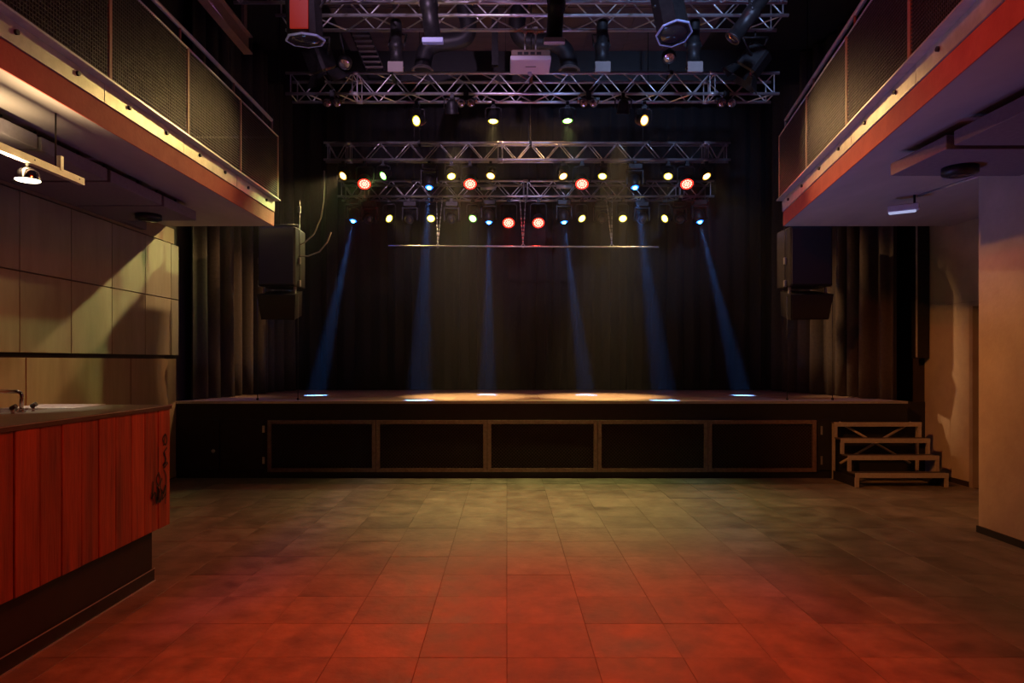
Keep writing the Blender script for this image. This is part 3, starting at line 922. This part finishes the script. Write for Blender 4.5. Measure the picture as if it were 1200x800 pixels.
# wide upper trusses
truss((323 - VX) * 7.32 / F, (924 - VX) * 7.32 / F, 7.32, .33, 5.206, .34, 'silver wide truss high above the dance floor with the long dark profile lamps', pitch=.62, cables=(-1.6, .2, 2.2))
truss((274 - VX) * 6.9 / F, (922 - VX) * 6.9 / F, 6.57, .33, 5.123, .34, 'silver wide truss highest above the dance floor carrying the octagonal framed lamps', pitch=.62, cables=(-1.6, .2, 2.0))


# ------------------------------------------------------------------ stage lamps
def proto_meshes():
    D = {}
    D['par_body'] = MB().lathe([(0, .10), (.035, .10), (.06, .07), (.072, .0), (.076, -.045), (.082, -.05), (.082, -.062), (.070, -.062), (.066, -.05), (0, -.045)], 18).mesh('head', 'black_metal')
    D['par_ring'] = 0
    D['wash_body'] = MB().lathe([(0, .12), (.05, .12), (.09, .08), (.105, .0), (.11, -.05), (.112, -.07), (.098, -.07), (.094, -.052), (0, -.05)], 20).mesh('head', 'black_metal')
    D['clamp'] = MB().box(-.02, .02, -.028, .028, -.05, .012).box(-.03, .03, -.012, .012, -.075, -.045).mesh('clamp', 'black_metal')
    y = MB().path([(-.098, 0, -.19), (-.098, 0, -.08), (-.07, 0, -.062), (.07, 0, -.062), (.098, 0, -.08), (.098, 0, -.19)], .008, 6)
    D['yoke'] = y.mesh('yoke', 'black_metal')
    y = MB().path([(-.13, 0, -.26), (-.13, 0, -.09), (-.10, 0, -.065), (.10, 0, -.065), (.13, 0, -.09), (.13, 0, -.26)], .011, 6)
    D['yoke_big'] = y.mesh('yoke', 'black_metal')
    # moving head
    D['mh_base'] = MB().bevbox(-.11, .11, -.08, .08, -.13, -.04, .015).mesh('base', 'black_metal')
    D['mh_arms'] = MB().bevbox(-.135, -.10, -.045, .045, -.34, -.12, .012).bevbox(.10, .135, -.045, .045, -.34, -.12, .012).bevbox(-.135, .135, -.045, .045, -.155, -.13, .008).mesh('yoke', 'black_metal')
    D['mh_head'] = MB().lathe([(0, .11), (.05, .105), (.085, .07), (.095, .0), (.085, -.06), (.065, -.10), (.058, -.10), (.05, -.085), (0, -.08)], 18).mesh('head', 'black_metal')
    return D


D = proto_meshes()


def lens_mesh(name, r, z, m, dome=.008, n=20):
    return MB().lathe([(r, z), (r * .8, z - dome * .6), (r * .4, z - dome), (0.0001, z - dome * 1.1)], n).mesh(name, m)


def ring_mesh(r0, r1, z, m):
    return MB().lathe([(r0, z), (r1, z + .004)], 20).mesh('lens_rim', m)


def led_cells(r, z, m):
    b = MB()
    for rr, n in ((0, 1), (.34 * r, 6), (.70 * r, 12)):
        for k in range(n):
            a = 2 * PI * k / n + rr
            b.lathe([(.155 * r, z), (.10 * r, z - .006), (0.0001, z - .008)], 8, Matrix.Translation((rr * math.cos(a), rr * math.sin(a), 0)))
    return b.mesh('led_lens', m)


LM = {}
for c in ('yellow', 'green', 'orange'):
    LM[c] = (lens_mesh('lens', .050, -.050, 'lens_' + c), ring_mesh(.050, .070, -.053, 'lens_%s_rim' % c))
LM['red'] = (led_cells(.09, -.058, 'lens_red'), MB().lathe([(.094, -.054), (0.0001, -.054)], 20).mesh('lens_plate', 'lens_red_rim'))
LM['blue'] = (lens_mesh('lens', .036, -.100, 'lens_blue', .03), ring_mesh(.036, .060, -.102, 'lens_blue_rim'))
LM['dark'] = (lens_mesh('lens', .05, -.088, 'lens_dark', .012), None)
COLS = {'yellow': (1.0, 0.68, 0.24), 'green': (0.80, 0.92, 0.28), 'orange': (1.0, 0.60, 0.24), 'red': (1.0, 0.03, 0.01), 'blue': (0.11, 0.33, 1.0)}


def lamp(kind, px, py, d, ztop, aim, label, group, energy=0, cone=70, color=None, blend=.8):
    """lamp whose lens sits near a pixel at depth d, clamped to a chord at height ztop"""
    c = P(px, py, d)
    name = {'par': 'par_lamp', 'wash': 'led_wash_lamp', 'beam': 'moving_head_lamp'}[kind]
    root = empty(name, (c.x, d, ztop), label, 'stage lamp', group)
    aim = Vector(aim)
    dirv = (aim - c).normalized()
    q = dirv.to_track_quat('-Z', 'Y')
    drop = ztop - c.z
    lens_off = {'par': .05, 'wash': .055, 'beam': .09}[kind]
    hc = c - dirv * lens_off - Vector(root.location)
    inst(D['clamp'], root, (0, 0, 0), None, 'clamp')
    colr = color or kind
    if kind == 'par':
        sc = max(-hc.z, .1)
        yk = inst(D['yoke'], root, (0, hc.y, 0), None, 'yoke')
        yk.scale = (1, 1, (sc + .0) / .19)
        hd = inst(D['par_body'], root, hc, q, 'head')
    elif kind == 'wash':
        yk = inst(D['yoke_big'], root, (0, hc.y, 0), None, 'yoke')
        yk.scale = (1, 1, -hc.z / .26)
        hd = inst(D['wash_body'], root, hc, q, 'head')
    else:
        k = -hc.z / .29
        b = inst(D['mh_base'], root, (0, hc.y, 0), None, 'base')
        b.scale = (1, 1, k)
        y = inst(D['mh_arms'], root, (0, hc.y, 0), None, 'yoke')
        y.scale = (1, 1, k)
        hd = inst(D['mh_head'], root, hc, q, 'head')
    ln, rm = LM[colr]
    inst(ln, hd, None, None, ln.name.split('.')[0])
    if rm:
        inst(rm, hd, None, None, rm.name.split('.')[0])
    if energy:
        l = light(name + '_light', 'SPOT', c + dirv * (.07 if kind == 'beam' else .03), energy, COLS[colr], aim, cone, blend, .03, root)
    return root


N = lambda i, n: '%s from the bar side' % ORD[i]
# row under the truss above the stage edge
for i, (px, py, colr, a_, e_) in enumerate(((488, 141.5, 'yellow', (-2.9, 6.0, 3.3), 170), (578, 142, 'yellow', (-.3, 7.6, 0), 400), (665, 141.5, 'green', (1.0, 7.6, 0), 340), (755, 141, 'orange', (3.2, 6.2, 3.3), 150))):
    lamp('par', px, py, 8.56, 4.74, a_, 'lit warm par lamp under the stage edge truss, ' + N(i, 4), 'par lamps under the stage edge truss', e_, 46 if i in (0, 3) else 62, colr, 1.0)
# upper coloured row
r1 = [(402, 206, 'orange', (-4.2, 7.4, 1.8), 380), (449, 206, 'green', (-4.2, 7.6, 1.9), 280), (529, 206.5, 'yellow', (.2, 7.0, 0), 60), (575, 206, 'orange', (-1.2, 7.2, 0), 60), (660, 206.5, 'orange', (2.4, 7.2, 0), 60), (706, 206.5, 'yellow', (.6, 7.4, 0), 60), (783, 206.5, 'yellow', (1.4, 7.0, 0), 60), (828, 206.5, 'orange', (4.4, 7.2, .4), 60)]
for i, (px, py, colr, a_, e_) in enumerate(r1):
    lamp('par', px, py, 10.13, 4.47, a_, 'small lit par lamp under the narrow upper truss, ' + N(i, 8), 'par lamps under the narrow truss', e_, 50, colr, 1.0)
for i, (px, tx_) in enumerate(((427, -1.5), (551, -.3), (682, .8), (805, 2.5))):
    lamp('wash', px, 215.5, 10.13, 4.47, (tx_, 6.0, -0.6), 'red lit wash lamp under the narrow upper truss, ' + N(i, 4), 'red wash lamps', 40, 60, 'red')
# lowest row
r2 = [(456, 256, 'yellow', 3), (505, 256, 'yellow', -1), (554, 256, 'green', -2.2), (682, 256, 'yellow', 3.4), (730, 256, 'yellow', 1.6), (779, 256, 'yellow', -3.0)]
for i, (px, py, colr, tx_) in enumerate(r2):
    lamp('par', px, py, 10.93, 4.12, (tx_, 6.8, 0.2), 'lit par lamp under the low rear truss, ' + N(i, 6), 'par lamps under the rear truss', 50, 58, colr, 1.0)
for i, (px, tx_) in enumerate(((596, .0), (631, .5))):
    lamp('wash', px, 261, 10.93, 4.12, (tx_, 6.4, -.4), 'red lit wash lamp mid low rear truss, ' + N(i, 2), 'red wash lamps on the rear truss', 40, 60, 'red')
BE = 8000
beams = [(414, 258, 10.93, 4.12, (-2.88, 10.3)), (573, 259.5, 10.93, 4.12, (-.30, 10.5)), (661, 259.5, 10.93, 4.12, (1.22, 10.45)), (820, 259, 10.93, 4.12, (3.55, 10.3))]
for i, (px, py, d, zt, a) in enumerate(beams):
    lamp('beam', px, py, d, zt, (a[0], a[1], ST_Z), 'blue lit moving head under the low rear truss, ' + N(i, 4), 'blue moving heads on the rear truss', BE, 7.0, 'blue', .4)
for i, (px, py, a) in enumerate(((503, 219, (-1.16, 9.0)), (744, 219, (2.08, 9.0)))):
    lamp('beam', px, py, 10.13, 4.47, (a[0], a[1], ST_Z), 'blue lit moving head under the narrow upper truss, ' + N(i, 2), 'blue moving heads on the narrow truss', BE, 7.0, 'blue', .4)
for i, px in enumerate((432, 480, 529, 706, 753, 797)):
    c = P(px, 257, 10.97)
    lamp('beam', px, 257, 10.97, 4.12, (c.x + (.5 if px < 600 else -.5), 8.0, 2.4), 'unlit dark moving head under the low rear truss, ' + N(i, 6), 'unlit moving heads on the rear truss', 0, color='dark')
# warm key on the stage centre from the stage edge truss
lamp('par', 530, 132, 8.30, 4.74, (-.55, 9.9, ST_Z), 'dark par lamp turned to the stage under the edge truss, nearer the bar', 'stage key lamps', 2400, 32, 'orange')
lamp('par', 730, 132, 8.30, 4.74, (1.35, 9.9, ST_Z), 'dark par lamp turned to the stage under the edge truss, nearer the steps', 'stage key lamps', 2400, 32, 'orange')

# shiny clamps tubes on the truss
for i, (px, py) in enumerate(((572, 220), (661, 218.5))):
    a, b = P(px - 9, py, 10.75), P(px + 9, py, 10.75)
    o = MB().tube(a, b, .036, 14).build('cable_tube', 'alu')
    tag(o, 'short shiny metal tube on the low rear truss, ' + N(i, 2), 'tube', 'metal tubes on the rear truss')
    MB().box(a.x + .1, b.x - .1, 10.74, 10.92, a.z - .02, a.z + .02).build('bracket', 'black_metal', o)

# twin blinders
for i, px in enumerate((389, 546, 690, 852)):
    c = P(px, 120.5, 8.24)
    r = empty('twin_blinder', (c.x, 8.24, 4.75), 'unlit twin lens blinder lamp on the stage edge truss, ' + N(i, 4), 'stage lamp', 'twin blinders')
    MB().box(-.13, .13, .0, .07, -.10, -.07, Matrix.Translation(r.location)).box(-.03, .03, .0, .06, -.08, .02, Matrix.Translation(r.location)).build('bracket', 'black_metal', r)
    q = (Vector((c.x, 2, 2.0)) - c).normalized().to_track_quat('-Z', 'Y').to_matrix().to_4x4()
    for dx in (-.058, .058):
        M = Matrix.Translation(c + Vector((dx, 0, 0))) @ q
        h = MB().lathe([(0, .10), (.035, .10), (.052, .05), (.057, 0), (.05, 0), (.046, .012), (0, .02)], 16, M).build('head', 'black_metal', r)
        MB().lathe([(.05, .004), (.038, -.006), (.018, -.011), (.0001, -.012)], 16, M).build('lens', 'lens_amber', h)

# pipe batten with chain slings
A, B = P(455, 288, 10.6), P(772, 289.5, 10.6)
pb = empty('pipe_batten', ((A.x + B.x) / 2, 10.6, A.z), 'thin brass coloured pipe slung by chains below the rear truss', 'pipe')
MB().tube(A, B, .013, 8).build('pipe', 'alu', pb)
for px in (513, 613, 717):
    c = P(px, 288, 10.6)
    sl = MB()
    ring = [c + Vector((.026 * math.cos(k * PI / 6), 0, .026 * math.sin(k * PI / 6))) for k in range(13)]
    sl.path(ring, .006, 5)
    sl.build('ring', 'knob', pb)
    for s_ in (-1, 1):
        top = Vector((c.x + s_ * .05, 10.88, 4.12))
        ch = MB()
        n = 12
        for k in range(n):
            a = c.lerp(top, k / n) + Vector((0, 0, .024))
            b = c.lerp(top, (k + .8) / n) + Vector((0, 0, .024))
            ch.tube(a, b, .007 if k % 2 else .010, 5)
        ch.build('chain', 'knob', pb)


# ------------------------------------------------------------------ large lamps above the dance floor
def along(c, dirv):
    return Matrix.Translation(c) @ Vector(dirv).normalized().to_track_quat('-Z', 'Y').to_matrix().to_4x4()


def profile(lens, dirv, r, L, label, lensmat, top, group='profile lamps'):
    """ellipsoidal profile spot: lens barrel, body, yoke; dirv = where it shines"""
    lens = Vector(lens)
    M = along(lens, dirv)
    root = empty('profile_lamp', top, label, 'stage lamp', group)
    h = MB().lathe([(0, L), (r * .7, L), (r * .8, L - .03), (r * .8, L * .55), (r * 1.05, L * .52), (r * 1.05, L * .40), (r * .92, L * .38), (r * .95, .02), (r * 1.06, .02), (r * 1.06, 0), (r * .9, 0), (r * .88, .02), (0, .025)], 18, M).build('barrel', 'black_metal', root)
    MB().lathe([(r * .88, .015), (r * .5, .005), (.0001, .002)], 18, M).build('lens', lensmat, h)
    mid = M @ Vector((0, 0, L * .46))
    top = Vector(top)
    y = MB()
    for s_ in (-1, 1):
        a = M @ Vector((s_ * r * 1.12, 0, L * .46))
        y.tube(a, Vector((a.x, top.y, top.z - .03)), .010, 6)
    y.tube((mid.x - r * 1.2, top.y, top.z - .03), (mid.x + r * 1.2, top.y, top.z - .03), .010, 6)
    y.box(mid.x - .02, mid.x + .02, top.y - .03, top.y + .03, top.z - .05, top.z + .02)
    y.build('yoke', 'black_metal', root)
    return root


TB = 5.123 - .02       # underside of highest truss (y 6.57..6.9)
TA = 5.206 - .02
for px, lab, dv in ((508, 'long black profile lamp with blue lens frame on the highest truss', (.12, .1, -1)),
                    (649, 'long black profile lamp with grey lens frame hung beside the white projector', (-.06, .1, -1))):
    c = P(px, 50, 6.42)
    profile(c, dv, .082, .72, lab, 'lens_dark', (c.x, 6.57, TB))
    M = along(c, dv)
    MB().bevbox(-.098, .098, -.03, .03, -.035, .012, .004, Matrix.Translation(c + Vector((0, -.06, 0)))).build('gel_frame', 'gel_frame' if px < 600 else 'rail_top', bpy.data.objects['profile_lamp'] if px < 600 else bpy.data.objects['profile_lamp.001'])
for px, lab in ((465, 'first'), (705, 'second'), (812, 'third')):
    c = P(px, 80, 7.52)
    profile(c, (0, .12, -1), .078, .50, 'dark profile lamp hanging below the wide truss, %s from the bar side' % lab, 'lens_dark', (c.x, 7.65, TA), 'profile lamps on the wide truss')
    MB().bevbox(-.085, .085, -.012, .012, -.10, .015, .004, Matrix.Translation(c + Vector((0, -.09, .02)))).build('gel_frame', 'frame_grey', [o for o in bpy.data.objects if o.name.startswith('profile_lamp')][-1])
# tilted profile
c = P(858, 46, 6.5)
t_ = P(893, 0, 6.5)
profile(c, (c - t_) + Vector((0, .05, 0)), .075, .62, 'black profile lamp tilted sideways at the stair side end of the truss', 'lens_dark', (t_.x - .05, 6.57, TB))


def octo(px, py, d, dirv, r, L, label, red=False):
    c = P(px, py, d)
    M = along(c, dirv)
    root = empty('octagonal_lamp', (c.x, 6.57, TB), label, 'stage lamp', 'octagonal framed lamps')
    h = MB().lathe([(0, L), (r * .8, L), (r * .95, L - .05), (r * .95, .0), (r * .85, 0), (r * .82, .03), (0, .04)], 8, M @ Matrix.Rotation(PI / 8, 4, 'Z'), False).build('housing', 'black_metal', root)
    MB().lathe([(r * .98, -.002), (r * 1.06, -.002), (r * 1.06, .014), (r * .98, .014), (r * .98, -.002)], 8, M @ Matrix.Rotation(PI / 8, 4, 'Z'), False).build('gel_frame', 'gel_frame', h)
    MB().lathe([(r * .84, .01), (r * .5, -.005), (.0001, -.012)], 16, M).build('lens', 'lens_dark', h)
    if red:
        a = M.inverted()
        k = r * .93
        MB().box(c.x - .085, c.x + .075, c.y - k - .03, c.y - k - .01, c.z + .03, c.z + L * .8).build('red_lit_side', 'red_side_glow', h)  # glowing panel stands in for red light falling on the housing
    y = MB()
    for s_ in (-1, 1):
        y.tube(M @ Vector((s_ * r * 1.02, 0, L * .55)), (c.x + s_ * r * 1.02, 6.55, TB - .02), .012, 6)
    y.tube((c.x - r * 1.02, 6.55, TB - .02), (c.x + r * 1.02, 6.55, TB - .02), .012, 6)
    y.box(c.x - .025, c.x + .025, 6.54, 6.60, TB - .04, TB + .02).build('yoke', 'black_metal', root)


octo(358, 48, 6.25, (.03, .10, -1), .17, .5, 'big black lamp with octagonal frame and red light painted as a glow on its side near the bar balcony', True)
octo(790, 40, 6.25, (.10, -.30, -1), .16, .5, 'big black lamp with pale octagonal frame facing down over the floor')


# dark fresnels with barn doors
def fresnel(px, py, d, dirv, label):
    c = P(px, py, d)
    M = along(c, dirv)
    root = empty('barn_door_lamp', (c.x, 7.65, TA), label, 'stage lamp', 'barn door lamps')
    h = MB().bevbox(-.13, .13, -.13, .13, .0, .30, .03, M).build('housing', 'black_metal', root)
    MB().lathe([(.10, -.002), (.06, -.012), (.0001, -.016)], 16, M).build('lens', 'lens_dark', h)
    for k in range(4):
        R = M @ Matrix.Rotation(k * PI / 2, 4, 'Z') @ Matrix.Translation((0, .13, 0)) @ Matrix.Rotation(math.radians(35), 4, 'X')
        v = [R @ Vector(p) for p in ((-.10, 0, 0), (.10, 0, 0), (.15, .0, -.15), (-.15, .0, -.15), (-.10, .004, 0), (.10, .004, 0), (.15, .004, -.15), (-.15, .004, -.15))]
        MB().quad_add(v, [(0, 1, 2, 3), (4, 7, 6, 5), (0, 4, 5, 1), (1, 5, 6, 2), (2, 6, 7, 3), (3, 7, 4, 0)]).build('barn_door', 'black_metal', h)
    y = MB()
    for s_ in (-1, 1):
        y.tube(M @ Vector((s_ * .14, 0, .15)), (c.x + s_ * .14, 7.65, TA - .06), .012, 6)
    y.tube((c.x - .14, 7.65, TA - .06), (c.x + .14, 7.65, TA - .06), .012, 6).tube((c.x, 7.65, TA - .06), (c.x, 7.65, TA + .01), .014, 6)
    y.build('yoke', 'black_metal', root)


fresnel(380, 84, 7.95, (.25, .4, -.8), 'dark barn door lamp below the wide truss near the bar balcony')
fresnel(874, 84, 7.95, (-.5, .3, -.7), 'dark barn door lamp below the wide truss near the stair side balcony')
# small round unlit lamps
for px, py, lab in ((784, 67, 'small dark round lamp behind the octagonal framed lamp with the pale ring'), (404, 74, 'small dark round lamp beside the barn door lamp near the bar balcony')):
    c = P(px, py, 7.9)
    r = empty('globe_lamp', (c.x, 7.65, TA), lab, 'stage lamp')
    h = MB().lathe([(0, .09), (.05, .085), (.08, .04), (.08, -.01), (.07, -.03), (.062, -.03), (.06, -.015), (0, -.01)], 16, along(c, (0, -.6, -.8))).build('head', 'black_metal', r)
    MB().lathe([(.06, -.02), (.03, -.03), (.0001, -.034)], 14, along(c, (0, -.6, -.8))).build('lens', 'lens_amber', h)
    MB().tube(c + Vector((0, 0, .06)), (c.x, 7.66, TA + .01), .012, 6).build('stem', 'black_metal', r)

# projector
d0, d1 = 7.5, 7.88
a, b = P(598, 70, d0), P(646, 58, d0)
pj = empty('projector', ((a.x + b.x) / 2, (d0 + d1) / 2, a.z), 'white video projector hanging below the wide truss', 'projector')
MB().bevbox(a.x, b.x, d0, d1, a.z, a.z + .05, .008).build('lower_case', 'white_plastic', pj)
MB().bevbox(a.x + .01, b.x - .01, d0 - .002, d1 - .01, a.z + .045, b.z, .008).build('upper_case', 'brown_plastic', pj)
for k in range(4):
    MB().box(a.x + .08 + k * .07, a.x + .13 + k * .07, d0 - .006, d0, a.z + .055, a.z + .085).build('port', 'ink', pj)
MB().box(a.x + .17, a.x + .29, d0 + .17, d0 + .185, a.z - .002, a.z).build('label_strip', 'ink', pj)
MB().lathe([(0, -.03), (.018, -.03), (.024, 0), (0, 0)], 12, Matrix.Translation(((a.x + b.x) / 2, d1 - .05, a.z))).build('foot', 'white_plastic', pj)
for dx in (-.06, .06):
    MB().tube(((a.x + b.x) / 2 + dx, 7.62, b.z - .02), ((a.x + b.x) / 2 + dx, 7.65, TA + .035), .010, 6).box((a.x + b.x) / 2 + dx - .02, (a.x + b.x) / 2 + dx + .02, 7.62, 7.68, TA - .01, TA + .045).build('mount', 'alu', pj)
# ventilation ducts with downturned mouths
for sgn, cx in ((-1, 0), (1, 0)):
    if sgn < 0:
        pxs = [(543, -8), (545, 12), (549, 30), (545, 44), (530, 49), (512, 51), (500, 58), (496, 72), (495, 82)]
    else:
        pxs = [(612, -8), (608, 12), (606, 32), (612, 46), (628, 50), (646, 50), (660, 57), (666, 70), (667, 82)]
    pts = [P(x, y, 9.3) for x, y in pxs]
    sm = []
    for i in range(len(pts) - 1):
        p0, p1, p2, p3 = pts[max(i - 1, 0)], pts[i], pts[i + 1], pts[min(i + 2, len(pts) - 1)]
        for k in range(4):
            t = k / 4
            sm.append(.5 * ((2 * p1) + (p2 - p0) * t + (2 * p0 - 5 * p1 + 4 * p2 - p3) * t * t + (3 * p1 - p0 - 3 * p2 + p3) * t ** 3))
    sm.append(pts[-1])
    dct = empty('ventilation_duct', pts[-1], 'bent black ventilation duct under the ceiling ' + ('above the gap between the long profile lamps' if sgn < 0 else 'behind the white projector'), 'duct')
    MB().path(sm, .115, 14).build('pipe', 'duct', dct)
    e_ = pts[-1]
    MB().lathe([(.115, .03), (.15, .0), (.15, -.02), (.12, -.02), (.11, .0)], 18, Matrix.Translation(e_)).build('mouth_ring', 'frame_grey', dct)
# cable ladder
lad = empty('cable_ladder', P(427, 50, 10.2), 'dark slatted cable ladder under the ceiling boards', 'cable tray')
pa_, pb_ = P(412, 15, 10.2), P(440, 82, 10.2)
for off in (-.13, .13):
    MB().tube(pa_ + Vector((off, 0, 0)), pb_ + Vector((off, 0, 0)), .016, 6).build('side_rail', 'duct', lad)
for k in range(11):
    p = pa_.lerp(pb_, (k + .5) / 11)
    MB().box(p.x - .13, p.x + .13, p.y - .02, p.y + .02, p.z - .012, p.z + .012).build('rung', 'frame_grey', lad)
# roof steel
st = MB().box(-.03, .03, -.1, .1, -.14, .14, Matrix.Translation(Vector((P(580, 40, 9.7).x, 9.7, 5.9)))).v and None
bm_ = MB().box(-3.62, -3.50, 4.5, 9.4, 5.72, 5.74).box(-3.575, -3.555, 4.5, 9.4, 5.74, 5.95).box(-3.62, -3.50, 4.5, 9.4, 5.95, 5.97)
bm_.box(-3.58, -3.54, 4.6, 4.7, 5.97, CEIL + .02).box(-3.58, -3.54, 9.2, 9.3, 5.97, CEIL + .02)
tag(bm_.build('steel_beam', 'rail_paint'), 'rusty brown steel roof beam above the bar balcony', 'beam')
c = P(580, 18, 9.6)
hp = MB().box(c.x - .045, c.x + .045, 9.6, 9.68, P(580, 76, 9.6).z, CEIL + .02)
tag(hp.build('roof_post', 'black_metal'), 'black hanger post under the ceiling boards beside the projector', 'post')
cbm = MB().box(-4.2, 5.4, 10.9, 10.98, 5.95, CEIL + .02)
tag(cbm.build('curtain_beam', 'black_paint'), 'black beam across the ceiling behind the boards', 'beam')

# ------------------------------------------------------------------ haze over the stage
hz = MB().box(-3.7, 4.5, 8.5, 12.0, ST_Z + .01, 5.1).build('stage_haze', 'black_paint')
mh = bpy.data.materials.new('haze')
mh.use_nodes = True
nt = mh.node_tree
nt.nodes.clear()
out = nt.nodes.new('ShaderNodeOutputMaterial')
vs_ = nt.nodes.new('ShaderNodeVolumeScatter')
vs_.inputs['Color'].default_value = (.9, .95, 1, 1)
vs_.inputs['Density'].default_value = 0.0055
vs_.inputs['Anisotropy'].default_value = 0.2
nt.links.new(vs_.outputs[0], out.inputs['Volume'])
hz.data.materials.clear()
hz.data.materials.append(mh)
tag(hz, 'thin theatre haze hanging over the stage in the lamp beams', 'haze', kind='stuff')
